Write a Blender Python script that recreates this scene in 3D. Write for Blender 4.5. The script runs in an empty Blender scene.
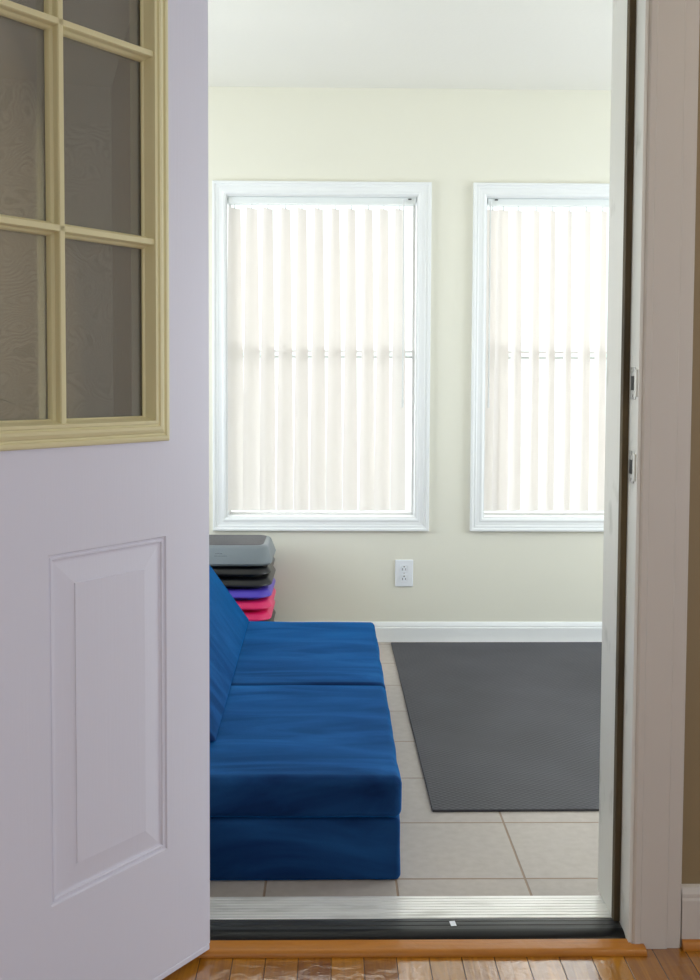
import bpy, bmesh, math, random
from mathutils import Vector, Matrix, noise
random.seed(7)
C = bpy.context.scene.collection
PI = math.pi

# ------------------------------------------------------------------ helpers
def srgb(r, g, b):
    f = lambda c: (c/255/12.92) if c/255 <= .04045 else ((c/255+.055)/1.055)**2.4
    return (f(r), f(g), f(b), 1)

def link(name, bm, m, parent=None, smooth=False, loc=None):
    me = bpy.data.meshes.new(name)
    bmesh.ops.recalc_face_normals(bm, faces=bm.faces)
    bm.to_mesh(me); bm.free()
    if smooth is True:
        for p in me.polygons: p.use_smooth = True
    o = bpy.data.objects.new(name, me); C.objects.link(o)
    ms = m if isinstance(m, (list, tuple)) else [m]
    for x in ms: me.materials.append(x)
    if parent: o.parent = parent
    if loc: o.location = loc
    if smooth == 'auto': me.shade_smooth() if False else set_auto(me)
    return o

def set_auto(me, ang=35):
    for p in me.polygons: p.use_smooth = True
    bm = bmesh.new(); bm.from_mesh(me)
    for e in bm.edges:
        if len(e.link_faces) == 2 and e.calc_face_angle(0) > math.radians(ang): e.smooth = False
    bm.to_mesh(me); bm.free()

def tag(o, label, cat=None, group=None, kind=None):
    o['label'] = label
    if cat: o['category'] = cat
    if group: o['group'] = group
    if kind: o['kind'] = kind
    return o

def empty(name, loc=(0, 0, 0), rotz=0):
    o = bpy.data.objects.new(name, None); C.objects.link(o)
    o.location = loc; o.rotation_euler = (0, 0, rotz); o.empty_display_size = .1
    return o

def add_box(bm, x0, x1, y0, y1, z0, z1, bev=0, seg=2):
    vs = [bm.verts.new((x, y, z)) for x in (x0, x1) for y in (y0, y1) for z in (z0, z1)]
    fs = [(0,1,3,2), (4,6,7,5), (0,4,5,1), (2,3,7,6), (0,2,6,4), (1,5,7,3)]
    faces = [bm.faces.new([vs[i] for i in f]) for f in fs]
    if bev:
        es = {e for f in faces for e in f.edges}
        bmesh.ops.bevel(bm, geom=list(es), offset=bev, segments=seg, profile=.5, affect='EDGES')

def box(x0, x1, y0, y1, z0, z1, bev=0, seg=2):
    bm = bmesh.new(); add_box(bm, x0, x1, y0, y1, z0, z1, bev, seg); return bm

def grid_solid(As, Bs, solid, t0, t1, plane='xz'):
    """solid slab made of the cells of a grid, with only its outside faces"""
    bm = bmesh.new(); cache = {}
    def V(i, j, k):
        key = (i, j, k)
        if key not in cache:
            a, b, t = As[i], Bs[j], (t0, t1)[k]
            co = {'xz': (a, t, b), 'yz': (t, a, b), 'xy': (a, b, t)}[plane]
            cache[key] = bm.verts.new(co)
        return cache[key]
    n, m = len(As)-1, len(Bs)-1
    s = lambda i, j: 0 <= i < n and 0 <= j < m and solid(i, j)
    for i in range(n):
        for j in range(m):
            if not s(i, j): continue
            for k in (0, 1):
                bm.faces.new([V(i, j, k), V(i+1, j, k), V(i+1, j+1, k), V(i, j+1, k)])
            if not s(i-1, j): bm.faces.new([V(i, j, 0), V(i, j+1, 0), V(i, j+1, 1), V(i, j, 1)])
            if not s(i+1, j): bm.faces.new([V(i+1, j, 0), V(i+1, j+1, 0), V(i+1, j+1, 1), V(i+1, j, 1)])
            if not s(i, j-1): bm.faces.new([V(i, j, 0), V(i+1, j, 0), V(i+1, j, 1), V(i, j, 1)])
            if not s(i, j+1): bm.faces.new([V(i, j+1, 0), V(i+1, j+1, 0), V(i+1, j+1, 1), V(i, j+1, 1)])
    return bm

def ring(bm, prof, a0, a1, b0, b1, plane='xz', sgn=-1, base=0, fill=False, close=True):
    """mitred picture-frame moulding. prof = (inset from the outer edge, height off the base)"""
    loops = []
    for ins, h in prof:
        t = base + sgn*h
        L = []
        for a, b in ((a0+ins, b0+ins), (a1-ins, b0+ins), (a1-ins, b1-ins), (a0+ins, b1-ins)):
            L.append(bm.verts.new({'xz': (a, t, b), 'yz': (t, a, b)}[plane]))
        loops.append(L)
    idx = list(range(len(loops)-1))
    for q in idx:
        for k in range(4):
            bm.faces.new([loops[q][k], loops[q][(k+1) % 4], loops[q+1][(k+1) % 4], loops[q+1][k]])
    if close and not fill:
        for k in range(4):
            bm.faces.new([loops[-1][k], loops[-1][(k+1) % 4], loops[0][(k+1) % 4], loops[0][k]])
    if fill: bm.faces.new(loops[-1])

def extrude_prof(bm, prof, axis, t0, t1, cap=True):
    """closed 2D profile swept straight along an axis"""
    def P(p, t): return {'x': (t, p[0], p[1]), 'y': (p[0], t, p[1]), 'z': (p[0], p[1], t)}[axis]
    A = [bm.verts.new(P(p, t0)) for p in prof]; B = [bm.verts.new(P(p, t1)) for p in prof]
    n = len(prof)
    for i in range(n): bm.faces.new([A[i], A[(i+1) % n], B[(i+1) % n], B[i]])
    if cap: bm.faces.new(A[::-1]); bm.faces.new(B)

def add_cyl(bm, p0, p1, r, n=16, r2=None):
    p0, p1 = Vector(p0), Vector(p1); d = p1-p0
    q = d.to_track_quat('Z', 'Y').to_matrix().to_4x4()
    bmesh.ops.create_cone(bm, cap_ends=True, segments=n, radius1=r, radius2=r if r2 is None else r2, depth=d.length,
                          matrix=Matrix.Translation((p0+p1)/2) @ q)

def cushion(hx, hy, hz, r, puff=0., wr=0., seed=0, mid=14):
    """soft box centred on the origin with rounded edges, slightly crowned faces and faint wrinkles"""
    def samples(h, m):
        a = [(h-r)+r*math.tan(PI/4*k/5) for k in range(0, 6)]
        inner = [-(h-r)+2*(h-r)*k/m for k in range(m+1)]
        return [-x for x in a[:0:-1]] + inner + a[1:]
    sx, sy, sz = samples(hx, mid), samples(hy, mid), samples(hz, 2)
    bm = bmesh.new(); cache = {}
    def V(x, y, z):
        key = (round(x, 6), round(y, 6), round(z, 6))
        if key in cache: return cache[key]
        p = Vector((x, y, z))
        q = Vector((max(-(hx-r), min(hx-r, x)), max(-(hy-r), min(hy-r, y)), max(-(hz-r), min(hz-r, z))))
        d = p-q
        if d.length > 1e-9: d.normalize()
        o = q+d*r
        if z > 0:
            w = max(0, 1-(x/hx)**2)**.35*max(0, 1-(y/hy)**2)**.35
            o.z += puff*w
        if wr:
            nv = noise.noise(Vector((x*2.2+seed, y*7, z*5)))+.5*noise.noise(Vector((x*6+seed, y*15, z*9+3)))
            o += d*wr*nv
        cache[key] = bm.verts.new(o); return cache[key]
    def face(S, T, f):
        for i in range(len(S)-1):
            for j in range(len(T)-1):
                vs = [V(*f(S[i], T[j])), V(*f(S[i+1], T[j])), V(*f(S[i+1], T[j+1])), V(*f(S[i], T[j+1]))]
                if len(set(vs)) == 4: bm.faces.new(vs)
    for s in (-1, 1):
        face(sx, sy, lambda a, b: (a, b, s*hz)); face(sx, sz, lambda a, b: (a, s*hy, b)); face(sy, sz, lambda a, b: (s*hx, a, b))
    return bm

# ------------------------------------------------------------------ materials
def mat(name, col, rough=.5, metal=0, bump=None, spec=.5, sheen=0, var=None, coat=0):
    m = bpy.data.materials.new(name); m.use_nodes = True
    nt = m.node_tree; b = nt.nodes['Principled BSDF']
    b.inputs['Base Color'].default_value = col
    b.inputs['Roughness'].default_value = rough; b.inputs['Metallic'].default_value = metal
    b.inputs['Specular IOR Level'].default_value = spec
    if sheen: b.inputs['Sheen Weight'].default_value = sheen
    if coat: b.inputs['Coat Weight'].default_value = coat
    tc = nt.nodes.new('ShaderNodeTexCoord')
    if bump:   # (scale vec, strength, detail)
        mp = nt.nodes.new('ShaderNodeMapping'); mp.inputs['Scale'].default_value = bump[0]
        nz = nt.nodes.new('ShaderNodeTexNoise'); nz.inputs['Scale'].default_value = 1; nz.inputs['Detail'].default_value = bump[2]
        bp = nt.nodes.new('ShaderNodeBump'); bp.inputs['Strength'].default_value = bump[1]; bp.inputs['Distance'].default_value = .002
        nt.links.new(tc.outputs['Object'], mp.inputs['Vector']); nt.links.new(mp.outputs[0], nz.inputs['Vector'])
        nt.links.new(nz.outputs['Fac'], bp.inputs['Height']); nt.links.new(bp.outputs[0], b.inputs['Normal'])
    if var:    # (scale vec, other colour, lo, hi)
        mp = nt.nodes.new('ShaderNodeMapping'); mp.inputs['Scale'].default_value = var[0]
        nz = nt.nodes.new('ShaderNodeTexNoise'); nz.inputs['Scale'].default_value = 1; nz.inputs['Detail'].default_value = 5
        cr = nt.nodes.new('ShaderNodeValToRGB')
        cr.color_ramp.elements[0].position = var[2]; cr.color_ramp.elements[0].color = col
        cr.color_ramp.elements[1].position = var[3]; cr.color_ramp.elements[1].color = var[1]
        nt.links.new(tc.outputs['Object'], mp.inputs['Vector']); nt.links.new(mp.outputs[0], nz.inputs['Vector'])
        nt.links.new(nz.outputs['Fac'], cr.inputs['Fac']); nt.links.new(cr.outputs[0], b.inputs['Base Color'])
    return m

M = {}
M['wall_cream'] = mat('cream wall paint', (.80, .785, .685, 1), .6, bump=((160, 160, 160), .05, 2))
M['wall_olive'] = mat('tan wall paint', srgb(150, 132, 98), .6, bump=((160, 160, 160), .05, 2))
M['ceiling'] = mat('ceiling paint', (.80, .79, .74, 1), .8, bump=((60, 60, 60), .25, 4))
M['trim'] = mat('white trim paint', (.86, .88, .89, 1), .35)
M['casing'] = mat('door casing paint', srgb(214, 209, 201), .38, bump=((60, 60, 3), .08, 3))
M['jamb'] = mat('door jamb paint', srgb(226, 226, 218), .35, bump=((60, 60, 4), .2, 3), var=((14, 14, 8), srgb(190, 190, 180), .62, .75))
M['gap'] = mat('weatherstrip foam', srgb(98, 84, 58), .8, bump=((100, 100, 40), .3, 3), var=((30, 30, 3), srgb(66, 56, 38), .35, .65))
M['door'] = mat('white door skin', srgb(224, 224, 235), .42, bump=((200, 40, 6), .09, 3))
M['lite'] = mat('yellowed plastic lite frame', srgb(226, 218, 172), .4)
M['alu'] = mat('mill aluminium', (.92, .92, .89, 1), .38, .45, bump=((3, 160, 3), .2, 2), var=((7, 40, 7), (.62, .62, .58, 1), .5, .8))
M['dark_sill'] = mat('dark bronze sill', srgb(48, 50, 52), .35, .0, bump=((3, 120, 3), .2, 2), var=((3, 30, 3), srgb(80, 84, 86), .45, .8))
M['nose'] = mat('black vinyl nosing', srgb(9, 9, 12), .3, spec=.35)
M['metal'] = mat('worn strike metal', (.62, .62, .60, 1), .35, .8, var=((160, 160, 160), (.25, .23, .2, 1), .5, .7))
M['dark'] = mat('dark slot', (.02, .018, .015, 1), .7)
M['blue'] = None
M['plate'] = mat('outlet plastic', (.85, .88, .93, 1), .3)
M['grey_plastic'] = mat('grey platform plastic', srgb(116, 125, 131), .38, bump=((200, 200, 200), .15, 2))
M['rubber_top'] = mat('dark rubber tread', srgb(68, 66, 72), .5, bump=((300, 300, 300), .4, 2))
M['black_plastic'] = mat('black plastic', srgb(22, 23, 26), .28)
M['purple_plastic'] = mat('purple plastic', srgb(84, 66, 190), .3)
M['pink_plastic'] = mat('pink plastic', srgb(232, 38, 108), .3)
M['rail'] = mat('blind headrail enamel', (.80, .84, .84, 1), .35)
M['sash'] = mat('window sash vinyl', (.90, .90, .89, 1), .4)
M['clear'] = mat('clear plastic wand', (.75, .76, .76, 1), .2)
M['shoe'] = None

def velvet():
    m = bpy.data.materials.new('blue microsuede'); m.use_nodes = True; nt = m.node_tree; N = nt.nodes; L = nt.links
    b = N['Principled BSDF']; b.inputs['Roughness'].default_value = .75; b.inputs['Specular IOR Level'].default_value = .06
    b.inputs['Sheen Weight'].default_value = 1.0; b.inputs['Sheen Roughness'].default_value = .33
    b.inputs['Sheen Tint'].default_value = srgb(0, 145, 238)
    tc = N.new('ShaderNodeTexCoord'); mp = N.new('ShaderNodeMapping'); mp.inputs['Scale'].default_value = (2.2, 9, 5)
    mp.inputs['Rotation'].default_value = (0, 0, .25)
    n1 = N.new('ShaderNodeTexNoise'); n1.inputs['Scale'].default_value = 1; n1.inputs['Detail'].default_value = 5; n1.inputs['Distortion'].default_value = 1.1
    cr = N.new('ShaderNodeValToRGB')
    cr.color_ramp.elements[0].position = .4; cr.color_ramp.elements[0].color = (.0050, .024, .090, 1)
    cr.color_ramp.elements[1].position = .72; cr.color_ramp.elements[1].color = (.0150, .080, .235, 1)
    n2 = N.new('ShaderNodeTexNoise'); n2.inputs['Scale'].default_value = 350; n2.inputs['Detail'].default_value = 2
    bp = N.new('ShaderNodeBump'); bp.inputs['Strength'].default_value = .25; bp.inputs['Distance'].default_value = .002
    L.new(tc.outputs['Object'], mp.inputs['Vector']); L.new(mp.outputs[0], n1.inputs['Vector']); L.new(n1.outputs['Fac'], cr.inputs['Fac'])
    L.new(cr.outputs[0], b.inputs['Base Color']); L.new(tc.outputs['Object'], n2.inputs['Vector'])
    L.new(n2.outputs['Fac'], bp.inputs['Height']); L.new(bp.outputs[0], b.inputs['Normal'])
    return m
M['blue'] = velvet()

def tile_mat(S, X0, Y0):
    m = bpy.data.materials.new('beige ceramic tile'); m.use_nodes = True; nt = m.node_tree; N = nt.nodes; L = nt.links
    b = N['Principled BSDF']; tc = N.new('ShaderNodeTexCoord')
    sep = N.new('ShaderNodeSeparateXYZ'); L.new(tc.outputs['Object'], sep.inputs[0])
    def math_(op, a, v=None, v2=None):
        n = N.new('ShaderNodeMath'); n.operation = op
        if isinstance(a, (int, float)): n.inputs[0].default_value = a
        else: L.new(a, n.inputs[0])
        if v is not None:
            if isinstance(v, (int, float)): n.inputs[1].default_value = v
            else: L.new(v, n.inputs[1])
        if v2 is not None: n.inputs[2].default_value = v2
        return n.outputs[0]
    g = []; cells = []
    for out, o0 in ((sep.outputs['X'], X0), (sep.outputs['Y'], Y0)):
        u = math_('DIVIDE', math_('SUBTRACT', out, o0), S)
        f = math_('FRACT', u); cells.append(math_('FLOOR', u))
        d = math_('MINIMUM', f, math_('SUBTRACT', 1.0, f)); g.append(math_('MULTIPLY', d, S))
    dist = math_('MINIMUM', g[0], g[1])
    mr = N.new('ShaderNodeMapRange'); mr.inputs['From Min'].default_value = .0019; mr.inputs['From Max'].default_value = .0036
    L.new(dist, mr.inputs['Value'])
    cv = N.new('ShaderNodeCombineXYZ'); L.new(cells[0], cv.inputs[0]); L.new(cells[1], cv.inputs[1])
    wn = N.new('ShaderNodeTexWhiteNoise'); L.new(cv.outputs[0], wn.inputs['Vector'])
    nz = N.new('ShaderNodeTexNoise'); nz.inputs['Scale'].default_value = 40; nz.inputs['Detail'].default_value = 8
    L.new(tc.outputs['Object'], nz.inputs['Vector'])
    ad = math_('MULTIPLY_ADD', wn.outputs['Value'], .3, 0); ad2 = math_('ADD', ad, math_('MULTIPLY', nz.outputs['Fac'], .7))
    cr = N.new('ShaderNodeValToRGB')
    cr.color_ramp.elements[0].position = .25; cr.color_ramp.elements[0].color = srgb(174, 165, 157)
    cr.color_ramp.elements[1].position = .8; cr.color_ramp.elements[1].color = srgb(192, 184, 177)
    L.new(ad2, cr.inputs['Fac'])
    mx = N.new('ShaderNodeMix'); mx.data_type = 'RGBA'; mx.inputs[6].default_value = srgb(150, 128, 108)
    L.new(mr.outputs[0], mx.inputs[0]); L.new(cr.outputs[0], mx.inputs[7]); L.new(mx.outputs[2], b.inputs['Base Color'])
    bp = N.new('ShaderNodeBump'); bp.inputs['Strength'].default_value = .5; bp.inputs['Distance'].default_value = .002
    hh = math_('MULTIPLY_ADD', nz.outputs['Fac'], .25, 0); h2 = math_('ADD', hh, mr.outputs[0]); L.new(h2, bp.inputs['Height']); L.new(bp.outputs[0], b.inputs['Normal'])
    b.inputs['Roughness'].default_value = .5
    return m
M['tile'] = tile_mat(.3031, .1506, 2.3433)

def wood_mat(name, c0, c1, cd, board=.066, rough=.2, coat=.3, along='Y', lenb=.75):
    m = bpy.data.materials.new(name); m.use_nodes = True; nt = m.node_tree; N = nt.nodes; L = nt.links
    b = N['Principled BSDF']; tc = N.new('ShaderNodeTexCoord'); sep = N.new('ShaderNodeSeparateXYZ'); L.new(tc.outputs['Object'], sep.inputs[0])
    def mt(op, a, v=None, w=None):
        n = N.new('ShaderNodeMath'); n.operation = op
        for i, q in enumerate((a, v, w)):
            if q is None: continue
            if isinstance(q, (int, float)): n.inputs[i].default_value = q
            else: L.new(q, n.inputs[i])
        return n.outputs[0]
    A, B = (sep.outputs['X'], sep.outputs['Y']) if along == 'Y' else (sep.outputs['Y'], sep.outputs['X'])
    u = mt('DIVIDE', A, board); cell = mt('FLOOR', u); f = mt('FRACT', u)
    w1 = N.new('ShaderNodeTexWhiteNoise'); w1.noise_dimensions = '1D'; L.new(cell, w1.inputs['W'])
    v = mt('ADD', mt('DIVIDE', mt('ADD', B, 20 if lenb > 5 else 0), lenb), mt('MULTIPLY', w1.outputs['Value'], 7)); vc = mt('FLOOR', v); vf = mt('FRACT', v)
    cv = N.new('ShaderNodeCombineXYZ'); L.new(cell, cv.inputs[0]); L.new(vc, cv.inputs[1])
    w2 = N.new('ShaderNodeTexWhiteNoise'); L.new(cv.outputs[0], w2.inputs['Vector'])
    mp = N.new('ShaderNodeMapping'); mp.inputs['Scale'].default_value = (60, 4, 60) if along == 'Y' else (4, 60, 60)
    off = N.new('ShaderNodeVectorMath'); off.operation = 'ADD'; L.new(tc.outputs['Object'], off.inputs[0])
    sc = N.new('ShaderNodeVectorMath'); sc.operation = 'SCALE'; L.new(w2.outputs['Color'], sc.inputs[0]); sc.inputs['Scale'].default_value = 9
    L.new(sc.outputs[0], off.inputs[1]); L.new(off.outputs[0], mp.inputs['Vector'])
    nz = N.new('ShaderNodeTexNoise'); nz.inputs['Scale'].default_value = 1; nz.inputs['Detail'].default_value = 5; nz.inputs['Distortion'].default_value = 1.5
    L.new(mp.outputs[0], nz.inputs['Vector'])
    fac = mt('MULTIPLY_ADD', nz.outputs['Fac'], .75, mt('MULTIPLY', w2.outputs['Value'], .35))
    cr = N.new('ShaderNodeValToRGB'); cr.color_ramp.elements[0].position = .3; cr.color_ramp.elements[0].color = c0
    cr.color_ramp.elements[1].position = .75; cr.color_ramp.elements[1].color = c1; L.new(fac, cr.inputs['Fac'])
    d1 = mt('MULTIPLY', mt('MINIMUM', f, mt('SUBTRACT', 1.0, f)), board); d2 = mt('MULTIPLY', mt('MINIMUM', vf, mt('SUBTRACT', 1.0, vf)), lenb)
    mr = N.new('ShaderNodeMapRange'); mr.inputs['From Min'].default_value = .0004; mr.inputs['From Max'].default_value = .0014; L.new(mt('MINIMUM', d1, d2), mr.inputs['Value'])
    mx = N.new('ShaderNodeMix'); mx.data_type = 'RGBA'; mx.inputs[6].default_value = cd
    L.new(mr.outputs[0], mx.inputs[0]); L.new(cr.outputs[0], mx.inputs[7]); L.new(mx.outputs[2], b.inputs['Base Color'])
    # foot-worn varnish: uneven, rippled gloss
    n3 = N.new('ShaderNodeTexNoise'); n3.inputs['Scale'].default_value = 34; n3.inputs['Detail'].default_value = 7; n3.inputs['Distortion'].default_value = .6
    L.new(tc.outputs['Object'], n3.inputs['Vector'])
    bp = N.new('ShaderNodeBump'); bp.inputs['Strength'].default_value = .6; bp.inputs['Distance'].default_value = .002
    L.new(mt('ADD', mr.outputs[0], mt('ADD', n3.outputs['Fac'], mt('MULTIPLY', nz.outputs['Fac'], .3))), bp.inputs['Height'])
    L.new(bp.outputs[0], b.inputs['Normal']); L.new(bp.outputs[0], b.inputs['Coat Normal'])
    b.inputs['Roughness'].default_value = rough; b.inputs['Coat Weight'].default_value = coat; b.inputs['Coat Roughness'].default_value = .06; b.inputs['Coat IOR'].default_value = 1.9 if coat == 1 else 1.5
    return m
M['oak_floor'] = wood_mat('oak strip flooring', srgb(132, 78, 8), srgb(190, 128, 22), srgb(50, 26, 4), coat=1, rough=.3)
M['oak_trim'] = wood_mat('oak reducer strip', srgb(156, 92, 20), srgb(190, 122, 38), srgb(156, 92, 20), board=50, lenb=90, rough=.35, coat=.15, along='X')
M['oak_shoe'] = M['oak_trim']

def mat_rubber():
    m = mat('dark grey exercise mat foam', srgb(92, 92, 97), .55, spec=.35)
    nt = m.node_tree; N = nt.nodes; L = nt.links; b = N['Principled BSDF']
    tc = N.new('ShaderNodeTexCoord')
    hs = []
    for a in (.9, -.9):
        mp = N.new('ShaderNodeMapping'); mp.inputs['Rotation'].default_value = (0, 0, a)
        wv = N.new('ShaderNodeTexWave'); wv.inputs['Scale'].default_value = 22; wv.wave_profile = 'SIN'
        L.new(tc.outputs['Object'], mp.inputs['Vector']); L.new(mp.outputs[0], wv.inputs['Vector']); hs.append(wv.outputs['Fac'])
    ad = N.new('ShaderNodeMath'); ad.operation = 'MULTIPLY'; L.new(hs[0], ad.inputs[0]); L.new(hs[1], ad.inputs[1])
    bp = N.new('ShaderNodeBump'); bp.inputs['Strength'].default_value = .4; bp.inputs['Distance'].default_value = .002
    L.new(ad.outputs[0], bp.inputs['Height']); L.new(bp.outputs[0], b.inputs['Normal'])
    nz = N.new('ShaderNodeTexNoise'); nz.inputs['Scale'].default_value = 3; nz.inputs['Detail'].default_value = 8
    L.new(tc.outputs['Object'], nz.inputs['Vector'])
    cr = N.new('ShaderNodeValToRGB'); cr.color_ramp.elements[0].position = .35; cr.color_ramp.elements[0].color = srgb(64, 64, 70)
    cr.color_ramp.elements[1].position = .72; cr.color_ramp.elements[1].color = srgb(76, 76, 83)
    L.new(nz.outputs['Fac'], cr.inputs['Fac']); L.new(cr.outputs[0], b.inputs['Base Color'])
    return m
M['mat'] = mat_rubber()

def vane_mat():
    m = bpy.data.materials.new('translucent blind vane'); m.use_nodes = True; nt = m.node_tree; N = nt.nodes; L = nt.links
    N.remove(N['Principled BSDF']); out = N['Material Output']
    d = N.new('ShaderNodeBsdfDiffuse'); d.inputs[0].default_value = (.86, .83, .80, 1)
    t = N.new('ShaderNodeBsdfTranslucent'); t.inputs[0].default_value = (.87, .83, .80, 1)
    mx = N.new('ShaderNodeMixShader'); mx.inputs[0].default_value = .36
    L.new(d.outputs[0], mx.inputs[1]); L.new(t.outputs[0], mx.inputs[2]); L.new(mx.outputs[0], out.inputs[0])
    return m
M['vane'] = vane_mat()

def glass_mat(name, tint, f0=.05, lift=0):
    m = bpy.data.materials.new(name); m.use_nodes = True; nt = m.node_tree; N = nt.nodes; L = nt.links
    N.remove(N['Principled BSDF']); out = N['Material Output']
    t = N.new('ShaderNodeBsdfTransparent'); t.inputs[0].default_value = tint
    g = N.new('ShaderNodeBsdfGlossy'); g.inputs['Roughness'].default_value = .0
    fr = N.new('ShaderNodeFresnel'); fr.inputs['IOR'].default_value = 1.5
    ml = N.new('ShaderNodeMath'); ml.operation = 'MULTIPLY'; ml.inputs[1].default_value = f0
    L.new(fr.outputs[0], ml.inputs[0])
    mx = N.new('ShaderNodeMixShader'); L.new(ml.outputs[0], mx.inputs[0]); L.new(t.outputs[0], mx.inputs[1]); L.new(g.outputs[0], mx.inputs[2])
    if lift:      # pale diffuse share mixed in to brighten the dark pane like reflected light
        d = N.new('ShaderNodeBsdfDiffuse'); d.inputs[0].default_value = (.62, .60, .52, 1)
        m2 = N.new('ShaderNodeMixShader'); m2.inputs[0].default_value = lift; L.new(mx.outputs[0], m2.inputs[1]); L.new(d.outputs[0], m2.inputs[2]); mx = m2
    L.new(mx.outputs[0], out.inputs[0]); return m
M['glass'] = glass_mat('door glass', (.92, .93, .90, 1), 4.5, .21)
M['win_glass'] = glass_mat('window glass', (.93, .95, .94, 1), 1.0)
def screen_mat():
    m = bpy.data.materials.new('insect screen mesh'); m.use_nodes = True; nt = m.node_tree; N = nt.nodes; L = nt.links
    N.remove(N['Principled BSDF']); out = N['Material Output']
    t = N.new('ShaderNodeBsdfTransparent'); d = N.new('ShaderNodeBsdfDiffuse'); d.inputs[0].default_value = (.12, .14, .17, 1)
    mx = N.new('ShaderNodeMixShader'); mx.inputs[0].default_value = .05
    L.new(t.outputs[0], mx.inputs[1]); L.new(d.outputs[0], mx.inputs[2]); L.new(mx.outputs[0], out.inputs[0]); return m
M['screen'] = screen_mat()

# ------------------------------------------------------------------ dimensions
YB = 4.5204           # back wall of the sunroom
ZC = 2.4308           # ceilings
YN, YF = 2.063, 2.235  # the wall between the two rooms
DX0, DX1, DZ = -.300, .622, 2.225   # rough opening of the doorway
W1 = (-.5292, .425, .4956, 2.0256)   # outer edge of window casings
W2 = (.6082, 1.5624, .4956, 2.0256)
INS = .0585

def opening(W): return (W[0]+INS, W[1]-INS, W[2]+INS, W[3]-INS)
o1, o2 = opening(W1), opening(W2)
XL, XR = -1.75, 2.75   # sunroom side walls
NL, NR, NB = -2.3, 2.35, -2.6   # near room

# ------------------------------------------------------------------ setting: sunroom
f = link('floor', box(XL-.12, XR+.12, YF-.001, YB+.12, -.12, 0), M['tile'])
tag(f, 'beige square ceramic tile floor of the sunroom with tan grout', 'floor', kind='structure')
f = link('ceiling', box(XL-.12, XR+.12, YF-.0005, YB+.12, ZC, ZC+.1), M['ceiling'])
tag(f, 'off-white lightly textured ceiling of the sunroom', 'ceiling', kind='structure')
xs = [XL-.12, o1[0], o1[1], o2[0], o2[1], XR+.12]; zs = [0, o1[2], o1[3], ZC]
w = link('wall_back', grid_solid(xs, zs, lambda i, j: not (j == 1 and i in (1, 3)), YB, YB+.12), M['wall_cream'])
tag(w, 'pale cream back wall of the sunroom with two windows', 'wall', kind='structure')
# side walls with window openings (outside the frame, they let the daylight in)
SW = (2.75, 4.05, .62, 2.0)
def side_wall(name, x0, x1, label):
    w = link(name, grid_solid([YF, SW[0], SW[1], YB], [0, SW[2], SW[3], ZC], lambda i, j: not (i == 1 and j == 1), x0, x1, 'yz'), M['wall_cream'])
    tag(w, label, 'wall', kind='structure')
side_wall('wall_right', XR, XR+.12, 'cream right wall of the sunroom with one window')
side_wall('wall_left', XL-.12, XL, 'cream left wall of the sunroom with one window')

# wall between the rooms: two skins so each room has its own paint
def divider(name, y0, y1, xa, xb, m, label):
    w = link(name, grid_solid([xa, DX0, DX1, xb], [0, DZ, ZC], lambda i, j: not (i == 1 and j == 0), y0, y1), m)
    tag(w, label, 'wall', kind='structure')
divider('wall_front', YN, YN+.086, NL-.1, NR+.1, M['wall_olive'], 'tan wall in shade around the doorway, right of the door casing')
divider('wall_front', YN+.086, YF, XL-.12, XR+.12, M['wall_cream'], 'cream sunroom side of the doorway wall')

# near room shell
f = link('floor', grid_solid([NL-.1, DX0, DX1, NR+.1], [NB-.1, YN, 2.08], lambda i, j: j == 0 or i == 1, -.12, 0, 'xy'), M['oak_floor'])
tag(f, 'glossy honey oak strip floor in front of the threshold', 'floor', kind='structure')
f = link('floor', box(DX0, DX1, 2.0801, YF-.0011, -.12, -.001), M['dark'])
tag(f, 'subfloor under the door threshold', 'floor', kind='structure')
f = link('ceiling', box(NL-.1, NR+.1, NB-.1, YN, ZC, ZC+.1), M['ceiling'])
tag(f, 'off-white ceiling of the near room above the door', 'ceiling', kind='structure')
LW = (.2, 1.4, .7, 2.0)
w = link('wall_left', grid_solid([NB-.1, LW[0], LW[1], YN], [0, LW[2], LW[3], ZC], lambda i, j: not (i == 1 and j == 1), NL-.1, NL, 'yz'), M['wall_olive']); tag(w, 'tan left wall of the near room', 'wall', kind='structure')
NW = (-1.0, .7, .3, 1.5)
def wave_paper():
    m = bpy.data.materials.new('wavy line wallpaper'); m.use_nodes = True; nt = m.node_tree; N = nt.nodes; L = nt.links
    b = N['Principled BSDF']; b.inputs['Roughness'].default_value = .6
    tc = N.new('ShaderNodeTexCoord'); nz = N.new('ShaderNodeTexNoise'); nz.inputs['Scale'].default_value = 4.5; nz.inputs['Detail'].default_value = 1
    ml = N.new('ShaderNodeMath'); ml.operation = 'MULTIPLY'; ml.inputs[1].default_value = 210
    sn = N.new('ShaderNodeMath'); sn.operation = 'SINE'; cr = N.new('ShaderNodeValToRGB')
    cr.color_ramp.elements[0].position = .0; cr.color_ramp.elements[0].color = srgb(226, 220, 204)
    cr.color_ramp.elements[1].position = .6; cr.color_ramp.elements[1].color = srgb(196, 189, 170)
    L.new(tc.outputs['Object'], nz.inputs['Vector']); L.new(nz.outputs['Fac'], ml.inputs[0]); L.new(ml.outputs[0], sn.inputs[0])
    L.new(sn.outputs[0], cr.inputs['Fac']); L.new(cr.outputs[0], b.inputs['Base Color']); return m
w = link('wall_right', grid_solid([NB-.1, NW[0], NW[1], YN], [0, NW[2], NW[3], ZC], lambda i, j: not (i == 1 and j == 1), NR, NR+.1, 'yz'), wave_paper())
tag(w, 'papered right wall of the near room seen reflected in the door glass', 'wall', kind='structure')
BW = (-1.2, .6, .6, 2.1)
w = link('wall_rear', grid_solid([NL-.1, BW[0], BW[1], NR+.1], [0, BW[2], BW[3], ZC], lambda i, j: not (i == 1 and j == 1), NB-.1, NB), M['wall_olive'])
tag(w, 'tan rear wall of the near room behind the viewpoint', 'wall', kind='structure')

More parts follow.
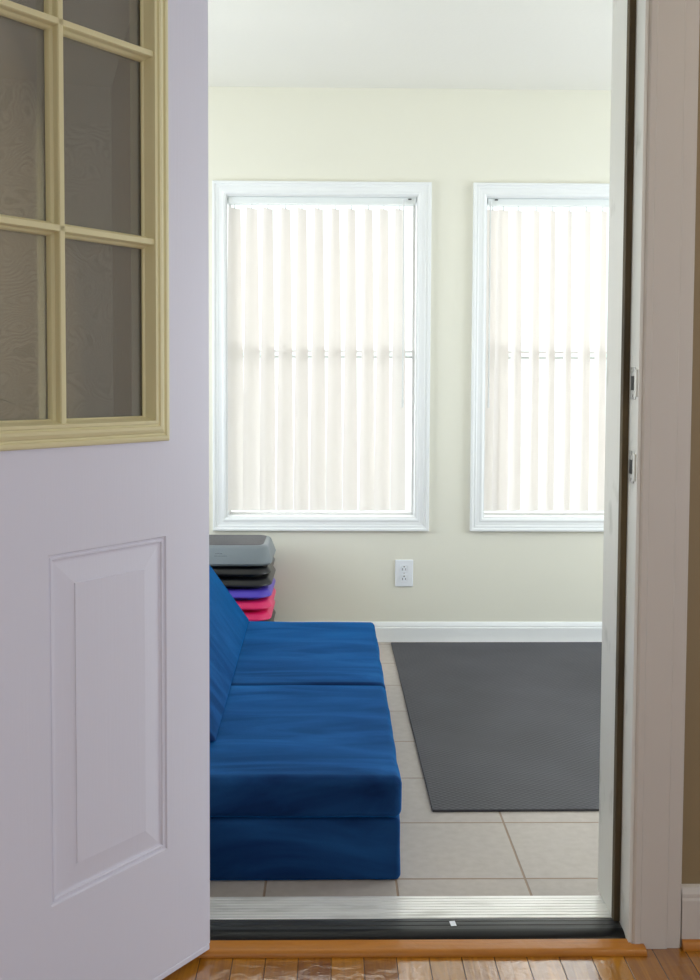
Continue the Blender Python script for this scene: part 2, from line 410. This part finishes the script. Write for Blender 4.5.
# baseboards
def base_prof(y, s=-1):   # against plane y, projecting s
    return [(y, 0), (y+s*.016, 0), (y+s*.016, .062), (y+s*.013, .067), (y+s*.013, .072), (y+s*.009, .080), (y+s*.005, .0865), (y, .0878)]
bm = bmesh.new(); extrude_prof(bm, base_prof(YB-.0003), 'x', XL+.02, XR-.02)
tag(link('baseboard_back', bm, M['trim']), 'white moulded baseboard along the back wall under the windows', 'baseboard', kind='structure')
def base2(y):
    s = -1
    return [(y, 0), (y+s*.014, 0), (y+s*.014, .098), (y+s*.012, .104), (y+s*.012, .112), (y+s*.007, .124), (y, .128)]
bm = bmesh.new(); extrude_prof(bm, base2(YN-.0003), 'x', .7225, NR-.002)
bb = link('baseboard_right', bm, M['casing']); tag(bb, 'white baseboard right of the door casing in the near room', 'baseboard', kind='structure')
bm = bmesh.new()
q = [(YN-.0145, .0003)]+[(YN-.0145-.014*math.cos(a), .0003+.018*math.sin(a)) for a in [PI/2*k/6 for k in range(7)]]
extrude_prof(bm, q, 'x', .7225, NR-.002)
link('shoe_moulding', bm, M['oak_trim'], bb)
bm = bmesh.new(); extrude_prof(bm, base2(YN-.0003), 'x', NL+.002, -.4075)
tag(link('baseboard_left', bm, M['casing']), 'white baseboard behind the open door', 'baseboard', kind='structure')

# ------------------------------------------------------------------ windows
CP = [(0, 0), (0, .016), (.002, .019), (.010, .019), (.012, .015), (.016, .0135), (.022, .014), (.027, .011), (.040, .010), (.047, .012), (.052, .011), (.0565, .007), (.0585, .004), (.0585, 0)]
def window(name, W, label):
    e = empty(name, ((W[0]+W[1])/2, YB, W[2])); tag(e, label, 'window', kind='structure')
    cx, cz = e.location.x, e.location.z
    a0, a1, b0, b1 = W[0]-cx, W[1]-cx, W[2]-cz, W[3]-cz
    bm = bmesh.new(); ring(bm, CP, a0, a1, b0, b1, base=-.0004)
    link('casing', bm, M['trim'], e)
    i0, i1, j0, j1 = a0+INS, a1-INS, b0+INS, b1-INS
    bm = bmesh.new(); ring(bm, [(.0004, -.119), (.0004, -.0005), (.004, -.0005), (.004, -.119)], i0, i1, j0, j1)   # reveal lining
    link('frame', bm, M['trim'], e)
    zm = (j0+j1)/2+.018
    for (z0, z1, yy, nm) in ((zm-.017, j1-.0045, .099, 'upper_sash'), (j0+.0045, zm+.017, .080, 'lower_sash')):
        bm = bmesh.new(); ring(bm, [(0, 0), (0, -.018), (.009, -.018), (.009, 0)], i0+.0045, i1-.0045, z0, z1, base=yy)
        s = link(nm, bm, M['sash'], e)
        link('pane', box(i0+.0140, i1-.0140, yy+.007, yy+.011, z0+.0095, z1-.0095), M['win_glass'], s)
    link('insect_screen', box(i0+.0045, i1-.0045, .1005, .1015, j0+.0045, zm-.018), M['screen'], e)
    return e
window('window_1', W1, 'left of the two white-trimmed windows on the back wall, seen whole')
window('window_2', W2, 'right of the two white-trimmed windows, partly hidden by the door jamb')

def blind(name, O, xs, angs, label, wand_x):
    zt = O[3]-.0044
    e = empty(name, ((O[0]+O[1])/2, YB+.035, zt)); tag(e, label, 'blinds', 'vertical blinds in the two back windows')
    cx = e.location.x
    hw = (O[1]-O[0])/2-.0095
    bm = bmesh.new()
    pr = [(-.022, -.030), (-.024, -.027), (-.024, -.004), (-.021, 0), (.021, 0), (.022, -.030), (.012, -.030), (.010, -.024), (-.010, -.024), (-.012, -.030)]
    extrude_prof(bm, pr, 'x', -hw, hw)
    link('headrail', bm, M['rail'], e)
    link('end_clip', box(wand_x-cx+.020, wand_x-cx+.034, -.0285, -.0243, -.010, -.005, .001), M['dark'], e)
    H = zt-.046-(O[2]+.026)
    for k, (x, (at, ab)) in enumerate(zip(xs, angs)):
        bm = bmesh.new(); nz, nw = 22, 6
        P = []
        for i in range(nz+1):
            t = i/nz; ang = math.radians(at+7+(ab-at-7)*min(1, t*1.15)+random.uniform(-.3, .3)); z = -.046-H*t
            row = []
            for j in range(nw+1):
                s = (j/nw-.5)*.085; c = .006*(1-(2*j/nw-1)**2)
                row.append(Vector((s*math.cos(ang)-c*math.sin(ang), s*math.sin(ang)+c*math.cos(ang), z)))
            P.append(row)
        V = [[[bm.verts.new(p+Vector((0, d, 0))) for p in r] for r in P] for d in (0, .0007)]
        for i in range(nz):
            for j in range(nw):
                bm.faces.new([V[0][i][j], V[0][i][j+1], V[0][i+1][j+1], V[0][i+1][j]])
        v = V[1]
        for r in v:
            for q_ in r: bm.verts.remove(q_)
        vn = link('vane', bm, M['vane'], e, smooth=True, loc=(x-cx, 0, 0))
        bm = bmesh.new(); add_box(bm, -.002, .002, -.001, .001, -.050, -.0302)
        link('vane_clip', bm, M['clear'], vn)
    bm = bmesh.new(); add_cyl(bm, (wand_x-cx, -.0335, -.012), (wand_x-cx+.001, -.034, -.885), .0035, 8); add_cyl(bm, (wand_x-cx+.001, -.034, -.885), (wand_x-cx+.001, -.034, -.92), .0045, 8)
    link('wand', bm, M['clear'], e, smooth='auto')
    return e
xs1 = [-.437, -.3614, -.2907, -.213, -.1405, -.0671, .0055, .0763, .1516, .2200, .2900]
an1 = [(50, 20), (52, 24), (56, 36), (57, 32), (57, 40), (58, 34), (57, 32), (57, 38), (55, 36), (54, 32), (50, 34)]
blind('vertical_blinds', o1, xs1, an1, 'closed-over vertical blinds with eleven vanes and a wand in the left window', .305)
xs2 = [.700, .7480, .8132, .8930, .9650, 1.0400, 1.1150, 1.1880, 1.26, 1.33, 1.40, 1.465]
an2 = [(26, 12), (40, 26), (50, 42), (50, 42), (52, 44), (54, 46), (40, 30), (42, 34), (56, 36), (56, 36), (56, 36), (56, 36)]
blind('vertical_blinds', o2, xs2, an2, 'vertical blinds with more open vanes in the right window', 1.49 if False else .705-.03+.01)

# side windows: casing, sash and pane (outside the frame)
for name, x, s, lab in (('window_3', XR, -1, 'window in the sunroom right wall'), ('window_4', XL, 1, 'window in the sunroom left wall')):
    e = empty(name, (x, 0, 0)); tag(e, lab, 'window', kind='structure')
    bm = bmesh.new(); ring(bm, [(i, h) for i, h in CP], SW[0]-INS, SW[1]+INS, SW[2]-INS, SW[3]+INS, plane='yz', sgn=s, base=s*.0004)
    link('casing', bm, M['trim'], e)
    bm = bmesh.new(); ring(bm, [(0.0005, -.05), (.0005, -.09), (.04, -.09), (.04, -.05)], SW[0], SW[1], SW[2], SW[3], plane='yz', sgn=s)
    sh = link('sash', bm, M['sash'], e)
for name, lab in (('added_window_5', 'unseen window added in the near room right wall to light the door'),):  # unseen opening, set low so that cool fill light falls on the door
    e = empty(name, (NR, 0, 0)); tag(e, lab, 'window', kind='structure')
    bm = bmesh.new(); ring(bm, CP, NW[0]-INS, NW[1]+INS, NW[2]-INS, NW[3]+INS, plane='yz', sgn=-1, base=-.0004); link('casing', bm, M['casing'], e)
e = empty('added_window_7', (NL, 0, 0)); tag(e, 'unseen window added in the near room left wall to brighten the door glass', 'window', kind='structure')  # unseen opening added to light the papered wall and the space behind the door
bm = bmesh.new(); ring(bm, CP, LW[0]-INS, LW[1]+INS, LW[2]-INS, LW[3]+INS, plane='yz', sgn=1, base=.0004); link('casing', bm, M['casing'], e)
e = empty('added_window_6', (0, NB, 0)); tag(e, 'unseen window added in the near room rear wall for weak fill light', 'window', kind='structure')  # unseen opening added for a little fill from behind the viewpoint
bm = bmesh.new(); ring(bm, CP, BW[0]-INS, BW[1]+INS, BW[2]-INS, BW[3]+INS, sgn=1, base=.0004); link('casing', bm, M['casing'], e)

# ------------------------------------------------------------------ doorway: jamb, stop, weatherstrip, casing
JX0, JX1 = -.287, .612
e = empty('trim_1', (0, 0, 0)); tag(e, 'painted door jamb with stop around the doorway', 'door frame', kind='structure')
def arch(name, x0, x1, xo0, xo1, zi, zo, y0, y1, m, parent, z0=0., bev=0):
    bm = bmesh.new()
    add_box(bm, xo0, x0, y0, y1, z0, zo, bev); add_box(bm, x1, xo1, y0, y1, z0, zo, bev); add_box(bm, x0, x1, y0, y1, zi, zo, bev)
    return link(name, bm, m, parent)
arch('jamb', JX0, JX1, DX0+.0005, DX1-.0005, DZ-.0125, DZ-.0005, 2.0475, 2.2345, M['jamb'], e, .0005)
arch('door_stop', JX0+.012, JX1-.012, JX0+.0002, JX1-.0002, DZ-.026, DZ-.0127, 2.1310, 2.2480, M['jamb'], e, .0225, .0006)
arch('weatherstrip', JX0+.013, JX1-.013, JX0+.0002, JX1-.0002, DZ-.025, DZ-.0127, 2.1110, 2.1308, M['gap'], e, .0225, .0008)
# strike plates on the right jamb
def strike(name, z, h, y0, y1, lip, label):
    s = link(name, box(JX1-.0022, JX1-.0001, y0, y1, z-h/2, z+h/2, .0007), M['metal'], e)
    link('lip', box(JX1-.003, JX1+.001, y0-.012, y0+.001, z-h*.42, z+h*.42, .0015, 3), M['jamb'], s)
    link('bolt_hole', box(JX1-.0026, JX1-.0015, y0+.006, y1-.006, z-h*.22, z+h*.22), M['dark'], s)
    bm = bmesh.new()
    for q in (-1, 1): add_cyl(bm, (JX1-.0034, (y0+y1)/2, z+q*h*.38), (JX1-.0015, (y0+y1)/2, z+q*h*.38), .0035, 10)
    link('screws', bm, M['metal'], s)
strike('strike_plate', 1.163, .066, 2.066, 2.098, 1, '')
strike('strike_plate', .992, .066, 2.068, 2.100, 1, '')

# casing: fluted flat boards
def casing_prof(x0, x1, s):
    """x0 inner edge, x1 outer; s=+1 if outer is at larger x. front at y=2.0455"""
    wd = abs(x1-x0); F = 2.0435; B = YN-.0002
    P = [(0, B), (0, F+.007), (.002, F+.002), (.006, F-.0022), (.010, F-.0025), (.0165, F-.0025), (.0190, F+.0003), (wd*.70, F+.0003), (wd*.722, F+.0030), (wd-.004, F+.0030), (wd-.001, F+.0043), (wd, F+.007), (wd, B)]
    return [(x0+s*a, y) for a, y in P]
bm = bmesh.new(); extrude_prof(bm, casing_prof(.6175, .7205, 1), 'z', 0.0005, 2.23)
tag(link('trim_2', bm, M['casing'], smooth=False), 'wide white grooved door casing right of the doorway', 'door casing', kind='structure')
bm = bmesh.new(); extrude_prof(bm, casing_prof(-.301, -.405, -1), 'z', 0.0005, 2.23)
tag(link('trim_3', bm, M['casing']), 'white door casing behind the open door', 'door casing', kind='structure')
bm = bmesh.new(); extrude_prof(bm, [(y, 2.2303+(x-.6175)) for x, y in casing_prof(.6175, .7205, 1)], 'x', -.405, .7215)
tag(link('trim_4', bm, M['casing']), 'white head casing over the doorway', 'door casing', kind='structure')

# ------------------------------------------------------------------ threshold
th = empty('threshold', (0, 2.15, 0)); tag(th, 'metal door threshold with silver ribbed plate and black nosing across the doorway', 'threshold', kind='structure')
X0, X1 = JX0+.0003, JX1-.0003
pr = [(2.2345, 0), (2.2300, .012), (2.2240, .0205)]
y = 2.2210
while y > 2.136:
    pr += [(y, .0215), (y-.0085, .0215), (y-.0095, .0200), (y-.0105, .0200)]; y -= .0115
pr += [(2.1305, .0212), (2.1300, 0)]
bm = bmesh.new(); extrude_prof(bm, [(a-2.15, max(b, .0002)) for a, b in pr], 'x', X0, X1); link('ribbed_plate', bm, M['alu'], th)
pr = [(2.1298, 0), (2.1298, .0200), (2.120, .0205), (2.1185, .0192), (2.1170, .0203), (2.1060, .0196), (2.1045, .0182), (2.1030, .0192), (2.0915, .0182), (2.0915, 0)]
bm = bmesh.new(); extrude_prof(bm, [(a-2.15, max(b, .0002)) for a, b in pr], 'x', X0, X1); link('dark_plate', bm, M['dark_sill'], th)
pr = [(2.0912, 0)]+[(2.0912-.0295*math.sin(a), .0040+.0150*math.cos(a)) for a in [PI/2*k/8 for k in range(9)]]+[(2.0617, 0)]
bm = bmesh.new(); extrude_prof(bm, [(a-2.15, max(b, .0002)) for a, b in pr], 'x', X0, X1); link('nosing', bm, M['nose'], th, smooth='auto')
# small paper scrap on the dark plate
ps = link('paper_scrap', box(-.006, .006, -.009, .009, 0, .0004), M['plate'], None, loc=(.2570, 2.1085, .0206)); ps.rotation_euler = (.05, 0, .12)
tag(ps, 'tiny white paper scrap stuck on the black threshold plate', 'paper scrap')
# oak reducer strip in front
pr = [(2.0612, .0003), (2.0612, .0128)]+[(2.029-.011*math.sin(a), .0018+.011*math.cos(a)) for a in [PI/2*k/6 for k in range(7)]]+[(2.018, .0003)]
bm = bmesh.new(); extrude_prof(bm, pr, 'x', -.30, .6165)
bm2 = bmesh.new(); extrude_prof(bm2, [p for p in pr if True], 'x', -.30, .6165); bm2.free()
st = link('trim_5', bm, M['oak_trim'], smooth='auto'); tag(st, 'rounded oak strip along the front of the threshold', 'wood strip', kind='structure')
# end piece of the strip that runs on in front of the casing
bm = bmesh.new(); extrude_prof(bm, [(2.0425, .0003), (2.0425, .0128)]+pr[2:], 'x', .6167, .642); link('strip_end', bm, M['oak_trim'], st, smooth='auto')

# ------------------------------------------------------------------ the open door
TH = .6426
dr = empty('door_1', (-.2453, 2.0248, .028), -(PI/2+TH)); tag(dr, 'open white door with a yellowed cream nine-pane window and raised lower panels', 'door', kind='structure')
DW, DH, DT = .900, 2.165, .045
zz = lambda z: z-.028
LU0, LU1, LZ0, LZ1 = .1127, DW-.1127, zz(1.0514), zz(2.130)
LI = .028
P1 = (.1165, .387, zz(.2665), zz(.8708)); P2 = (DW-.387, DW-.1165, P1[2], P1[3])
us = [0, P1[0], LU0+LI, P1[1], P2[0], LU1-LI, P2[1], DW]
us = sorted(set(us)); zs = [0, P1[2], P1[3], LZ0+LI, LZ1-LI, DH]
def solid(i, j):
    u = (us[i]+us[i+1])/2
    if j == 1: return not (P1[0] < u < P1[1] or P2[0] < u < P2[1])
    if j == 3: return not (LU0+LI < u < LU1-LI)
    return True
slab = grid_solid(us, zs, solid, -DT, 0)
link('door_leaf', slab, M['door'], dr)
PP = [(0, 0), (.002, -.0035), (.005, -.004), (.0065, -.0022), (.0095, -.0022), (.011, -.0050), (.014, -.0060), (.017, -.0060), (.0545, -.0012), (.0555, .0006)]
for P in (P1, P2):
    bm = bmesh.new(); ring(bm, PP, P[0], P[1], P[2], P[3], sgn=1, fill=True)
    ring(bm, [(0, .0)]+[(a, -b) for a, b in PP[1:]], P[0], P[1], P[2], P[3], sgn=1, base=-DT, fill=True)
    # thickness
    bmesh.ops.remove_doubles(bm, verts=bm.verts, dist=1e-6)
    link('door_panel', bm, M['door'], dr)
LP = [(0, -.0002), (0, .0045), (.002, .0085), (.006, .0100), (.010, .0100), (.012, .0070), (.015, .0068), (.017, .0100), (.023, .0130), (.028, .0130), (.030, .0098), (.032, .0096), (.034, .0125), (.039, .0125), (.041, .0060), (.045, -.0100), (.0475, -.0130), (.0475, -.0165), (.029, -.0165), (.0275, -.0002)]
bm = bmesh.new(); ring(bm, LP, LU0, LU1, LZ0, LZ1, sgn=1)
ring(bm, [(a, -b-DT) for a, b in LP], LU0, LU1, LZ0, LZ1, sgn=1)
lf = link('window_frame', bm, M['lite'], dr); lf['label'] = 'yellowed cream window frame'
GU0, GU1, GZ0, GZ1 = LU0+.0475, LU1-.0475, LZ0+.0475, LZ1-.0475
link('pane', box(GU0-.02, GU1+.02, -.0245, -.0205, GZ0-.02, GZ1+.02), M['glass'], dr)
def muntin(vert, c, a0, a1, back=False):
    w2 = .0115
    pr = [(-w2, -.0200), (-w2, -.0130), (-w2+.001, -.0090), (-.0070, -.0040), (-.0060, .0060), (-.0045, .0085), (.0045, .0085), (.0060, .0060), (.0070, -.0040), (w2-.001, -.0090), (w2, -.0130), (w2, -.0200)]
    if back: pr = [(a, -b-DT) for a, b in pr]
    bm = bmesh.new()
    if vert: extrude_prof(bm, [(c+a, b) for a, b in pr], 'z', a0, a1)
    else: extrude_prof(bm, [(b, c+a) for a, b in pr], 'x', a0, a1)
    link('muntin', bm, M['lite'], dr)
mz = [zz(1.418), zz(1.757)]
for bk in (False, True):
    for c in (.358, DW-.358): muntin(True, c, GZ0-.012, GZ1+.012, bk)
    for c in mz: muntin(False, c, GU0-.012, GU1+.012, bk)
# bottom sweep, hinges and knob
link('door_sweep', box(.0015, DW-.002, -DT+.002, .0012, -.012, -.0003, .002), M['door'], dr)
for z in (.22, 1.03, 1.85):
    bm = bmesh.new(); add_cyl(bm, (-.005, -DT-.006, z), (-.005, -DT-.006, z+.09), .0055, 12); add_box(bm, -.0018, -.0002, -DT, -.012, z, z+.09)
    link('hinge', bm, M['metal'], dr, smooth='auto')
bm = bmesh.new()
for q in (1, -1):
    y0 = 0 if q > 0 else -DT
    add_cyl(bm, (DW-.06, y0, .95), (DW-.06, y0+q*.008, .95), .032, 24); add_cyl(bm, (DW-.06, y0+q*.008, .95), (DW-.06, y0+q*.035, .95), .011, 16)
    bmesh.ops.create_uvsphere(bm, u_segments=20, v_segments=12, radius=.027, matrix=Matrix.Translation((DW-.06, y0+q*.052, .95)))
link('door_knob', bm, M['metal'], dr, smooth='auto')
bm = bmesh.new()
for q in (1, -1):
    y0 = 0 if q > 0 else -DT
    add_cyl(bm, (DW-.06, y0, 1.13), (DW-.06, y0+q*.014, 1.13), .03, 24, .026)
link('deadbolt', bm, M['metal'], dr, smooth='auto')

# ------------------------------------------------------------------ wall outlet
ol = empty('wall_outlet', (.3174, YB-.0002, .3064)); tag(ol, 'white duplex electrical outlet on the wall below the windows', 'outlet')
link('cover_plate', box(-.0400, .0400, -.0065, 0, -.0600, .0600, .003, 3), M['plate'], ol)
for s in (1, -1):
    r = link('receptacle', box(-.0165, .0165, -.0080, -.0060, s*.0215-.0145, s*.0215+.0145, .004, 3), M['plate'], ol)
    bm = bmesh.new(); z = s*.0215
    add_cyl(bm, (0, -.0075, z+.0080), (0, -.0084, z+.0080), .0030, 10)
    add_box(bm, -.0078, -.0052, -.0084, -.0075, z-.0085, z+.0015); add_box(bm, .0052, .0078, -.0084, -.0075, z-.0075, z+.0005)
    link('slots', bm, M['dark'], r)
bm = bmesh.new(); add_cyl(bm, (0, -.006, 0), (0, -.0078, 0), .003, 12); link('screw', bm, M['metal'], ol)

# ------------------------------------------------------------------ exercise mat
em = empty('exercise_mat', (.2720, 2.712, .0004), .0078); tag(em, 'large dark grey textured exercise mat lying on the tile floor', 'exercise mat')
link('mat_body', box(0, 1.22, 0, 1.760, 0, .007, .0015), M['mat'], em)

# ------------------------------------------------------------------ sofa
SX0, SX1, SY0, SYM, SY1 = -.720, .162, 2.329, 3.058, 3.868
so = empty('floor_sofa', ((SX0+SX1)/2, (SY0+SY1)/2, 0)); tag(so, 'low royal blue velvety foam floor sofa with slanted backrest on the tile floor', 'sofa')
cx, cy = so.location.x, so.location.y
B = cushion((SX1-SX0)/2-.0005, (SY1-SY0)/2-.003, .0735, .013, 0, .003, 3, 18)
link('base', B, M['blue'], so, True, (0, 0, .0740))
for (y0, y1, sd) in ((SY0, SYM-.002, 1), (SYM+.002, SY1, 5)):
    c = cushion((SX1-SX0)/2, (y1-y0)/2, .0485, .019, .006, .0035, sd, 22)
    link('seat_cushion', c, M['blue'], so, True, (0, (y0+y1)/2-cy, .1475+.0490))
# slanted wedge backrest
bm = bmesh.new()
pts = [(-.312, .2535), (-.715, .2535), (-.715, .745), (-.655, .745)]
pts = [(-.309, .2520), (-.715, .2520), (-.715, .790), (-.690, .790)]
extrude_prof(bm, [(a-cx, b) for a, b in pts], 'y', 2.535-cy, 3.842-cy)
for v in bm.verts:
    if v.co.z < .4: v.co.x += .022*(3.842-cy-v.co.y)/1.3
for v in bm.verts:
    if v.co.z < .4 and v.co.x < -.2: v.co.x = -.715-cx
bmesh.ops.bevel(bm, geom=list(bm.edges), offset=.014, segments=4, profile=.5, affect='EDGES')
link('backrest_cushion', bm, M['blue'], so, 'auto')

# ------------------------------------------------------------------ exercise step and its risers, stacked against the back wall
def rr(hx, hy, r, n=6):
    P = []
    for sx, sy, a0 in ((1, 1, 0), (-1, 1, PI/2), (-1, -1, PI), (1, -1, 3*PI/2)):
        for k in range(n+1):
            a = a0+PI/2*k/n; P.append((sx*(hx-r)+r*math.cos(a), sy*(hy-r)+r*math.sin(a)))
    return P
def loft(layers, r0=.05):
    """layers: (half x, half y, corner radius, z)"""
    bm = bmesh.new(); L = []
    for hx, hy, r, z in layers: L.append([bm.verts.new((x, y, z)) for x, y in rr(hx, hy, r)])
    n = len(L[0])
    for a, b in zip(L, L[1:]):
        for k in range(n): bm.faces.new([a[k], a[(k+1) % n], b[(k+1) % n], b[k]])
    bm.faces.new(L[0][::-1]); bm.faces.new(L[-1]); return bm
RP = .0462
SR = -.247     # right end of the stack
RC = (SR-.205, 4.262)
def riser(k, key, label):
    m = M[key]
    e = empty('step_riser', (RC[0]+[0, .002, -.002, .001, -.001, .002, 0, .001, -.002][k], RC[1], k*RP+.0004))
    tag(e, label, 'step riser', 'risers stacked under the exercise step')
    b = link('block', loft([(.168, .162, .05, 0), (.168, .162, .05, .012), (.202, .196, .062, .0125), (.205, .199, .063, .015), (.205, .199, .063, .019), (.2035, .1975, .062, .022), (.196, .190, .058, .0345), (.192, .186, .056, .0395), (.186, .180, .052, .0428), (.160, .154, .04, .0438)]), m, e, 'auto')
    link('locking_rim', loft([(.150, .144, .04, .0436), (.150, .144, .04, .0456), (.146, .140, .038, .0458)]), m, e, 'auto')
seq = [('black_plastic', 'black riser at the bottom of the stack, on the floor'), ('black_plastic', 'black riser second from the bottom of the stack'),
       ('black_plastic', 'black riser third from the bottom of the stack'),
       ('black_plastic', 'black riser just under the two pink risers'), ('pink_plastic', 'lower of the two pink risers, just above the sofa seat'),
       ('pink_plastic', 'upper of the two pink risers, below the purple riser'), ('purple_plastic', 'purple riser between the black and pink risers'),
       ('black_plastic', 'lower of the two black risers above the purple riser'), ('black_plastic', 'upper black riser directly under the grey step platform')]
for k, (key, lab) in enumerate(seq): riser(k, key, lab)
ZP = 9*RP+.0006
sp = empty('exercise_step', (SR-.36, 4.262, ZP)); tag(sp, 'grey aerobic step platform with dark tread on top of the riser stack', 'exercise step')
link('platform', loft([(.330, .170, .05, 0), (.330, .170, .05, .004), (.358, .198, .062, .0045), (.362, .202, .064, .012), (.360, .200, .063, .017), (.345, .160, .055, .066), (.340, .152, .052, .073), (.334, .142, .048, .0765), (.326, .136, .044, .0775)]), M['grey_plastic'], sp, 'auto')
link('tread', loft([(.3250, .1345, .043, .0777), (.3250, .1345, .043, .0788), (.321, .131, .041, .0792)]), M['rubber_top'], sp, 'auto')

bm = bmesh.new()
for z, segs in ((.0505, ((.136, .142), (.144, .151), (.154, .163))), (.0415, ((.134, .146), (.148, .158), (.160, .176), (.178, .184)))):
    yf = -.200+.040*(z-.017)/.049
    for a, b in segs: add_box(bm, a, b, yf-.0012, yf+.004, z-.0016, z+.0016)
link('embossed_mark', bm, M['grey_plastic'], sp)

# ------------------------------------------------------------------ near room furniture that shows only as a reflection in the door glass
M['walnut'] = mat('brown wood', srgb(96, 70, 50), .5)
M['leaf'] = mat('leaf green', srgb(70, 104, 52), .5)
M['pot'] = mat('clay pot', srgb(180, 150, 120), .6)
cb = empty('sideboard', (NR-.24, 1.35, 0)); tag(cb, 'brown wooden sideboard against the papered wall, reflected in the door glass', 'sideboard')
link('cabinet', box(-.22, .22, -.55, .55, .12, .96, .004), M['walnut'], cb)
for s in (-1, 1):
    d = link('cabinet_door', box(-.238, -.2205, min(s*.01, s*.54), max(s*.01, s*.54), .14, .94, .003), M['walnut'], cb)
    bm = bmesh.new(); add_cyl(bm, (-.238, s*.05, .55), (-.258, s*.05, .55), .012, 12); link('knob', bm, M['metal'], d)
for sx in (-1, 1):
    for sy in (-1, 1): link('leg', box(sx*.19-.02, sx*.19+.02, sy*.51-.02, sy*.51+.02, .0005, .1195), M['walnut'], cb)
pl = empty('potted_plant', (NR-.26, 1.42, .9605)); tag(pl, 'leafy green plant in a clay pot on the brown sideboard', 'plant')
bm = bmesh.new(); add_cyl(bm, (0, 0, 0), (0, 0, .13), .06, 20, .085); link('pot', bm, M['pot'], pl, smooth='auto')
bm = bmesh.new()
for k in range(46):
    a = random.uniform(0, 2*PI); el = random.uniform(.2, 1.35); L = random.uniform(.14, .27); wd = L*.16
    d = Vector((math.cos(a)*math.cos(el), math.sin(a)*math.cos(el), math.sin(el))); s = Vector((-math.sin(a), math.cos(a), 0))
    prev = None
    for i in range(6):
        t = i/5; c = Vector((0, 0, .12))+d*L*t+Vector((0, 0, -.35*L*t*t)); ww = wd*math.sin(PI*min(1, .08+t*.92))+.001
        c.x = max(-.22, min(.22, c.x))
        cur = (bm.verts.new(c-s*ww), bm.verts.new(c+s*ww))
        if prev: bm.faces.new([prev[0], prev[1], cur[1], cur[0]])
        prev = cur
link('foliage', bm, M['leaf'], pl)

# ------------------------------------------------------------------ light
W = bpy.data.worlds.new('sky'); bpy.context.scene.world = W; W.use_nodes = True
bg = W.node_tree.nodes['Background']; bg.inputs[0].default_value = (.93, .97, 1, 1); bg.inputs[1].default_value = 1.7

def area(name, loc, rot, sx, sy, power, col):
    l = bpy.data.lights.new(name, 'AREA'); l.shape = 'RECTANGLE'; l.size = sx; l.size_y = sy; l.energy = power; l.color = col
    o = bpy.data.objects.new(name, l); C.objects.link(o); o.location = loc; o.rotation_euler = rot; return o
# daylight through the sunroom windows; the near room ones are added fill lights
area('daylight_sunroom_right', (XR+.16, (SW[0]+SW[1])/2, (SW[2]+SW[3])/2), (0, PI/2, 0), SW[3]-SW[2], SW[1]-SW[0], 41, (.80, .89, 1))
area('daylight_sunroom_left', (XL-.16, (SW[0]+SW[1])/2, (SW[2]+SW[3])/2), (0, -PI/2, 0), SW[3]-SW[2], SW[1]-SW[0], 32, (.86, .93, 1))
area('daylight_back_left', ((o1[0]+o1[1])/2, YB+.45, 1.35), (-PI/2, 0, 0), 1.3, 1.9, 21, (1, .98, .95))
area('daylight_back_right', ((o2[0]+o2[1])/2, YB+.45, 1.35), (-PI/2, 0, 0), 1.3, 1.9, 21, (1, .98, .95))
area('fill_near_right', (NR+.14, (NW[0]+NW[1])/2, (NW[2]+NW[3])/2), (0, PI/2, 0), NW[3]-NW[2], NW[1]-NW[0], 22, (.58, .70, 1))
area('fill_near_left', (NL-.14, (LW[0]+LW[1])/2, (LW[2]+LW[3])/2), (0, -PI/2, 0), LW[3]-LW[2], LW[1]-LW[0], 16, (1, .97, .90))
area('fill_near_rear', ((BW[0]+BW[1])/2, NB-.14, (BW[2]+BW[3])/2), (PI/2, 0, 0), BW[1]-BW[0], BW[3]-BW[2], 1.5, (1, .95, .88))

# unseen ceiling lamp added to brighten the door, its glass and the papered wall
lp = empty('added_lamp', (1.35, 1.05, ZC-.0004)); tag(lp, 'round flush ceiling lamp added out of view in the near room to light the door', 'ceiling lamp')
bm = bmesh.new(); add_cyl(bm, (0, 0, -.03), (0, 0, 0), .17, 32); link('added_lamp_base', bm, M['casing'], lp, smooth='auto')
la = area('added_lamp_light', (1.35, 1.05, ZC-.034), (0, 0, 0), .3, .3, 6, (1, .86, .62)); la.data.shape = 'DISK'

# ------------------------------------------------------------------ camera
cam = bpy.data.cameras.new('camera'); co = bpy.data.objects.new('camera', cam); C.objects.link(co)
cam.sensor_width = 36; cam.sensor_fit = 'AUTO'; cam.lens = 1025.12/980*36; cam.shift_y = -61.61/980; cam.clip_start = .02
pit, yaw, roll = .0487, .0164, .0047
cyw, syw = math.cos(yaw), math.sin(yaw)
wv = Vector((syw*math.cos(pit), cyw*math.cos(pit), -math.sin(pit))); rv = Vector((cyw, -syw, 0)); dv = wv.cross(rv)
r2 = rv*math.cos(roll)-dv*math.sin(roll); d2 = dv*math.cos(roll)+rv*math.sin(roll)
co.matrix_world = Matrix(((r2.x, -d2.x, -wv.x, 0), (r2.y, -d2.y, -wv.y, 0), (r2.z, -d2.z, -wv.z, 1.17), (0, 0, 0, 1)))
S = bpy.context.scene; S.camera = co
S.view_settings.view_transform = 'Standard'; S.view_settings.look = 'None'; S.view_settings.gamma = 1; S.view_settings.exposure = 0
S.view_settings.use_curve_mapping = False
S.cycles.use_denoising = True
S.cycles.max_bounces = 12; S.cycles.diffuse_bounces = 6; S.cycles.transparent_max_bounces = 16
S.cycles.sample_clamp_indirect = 8
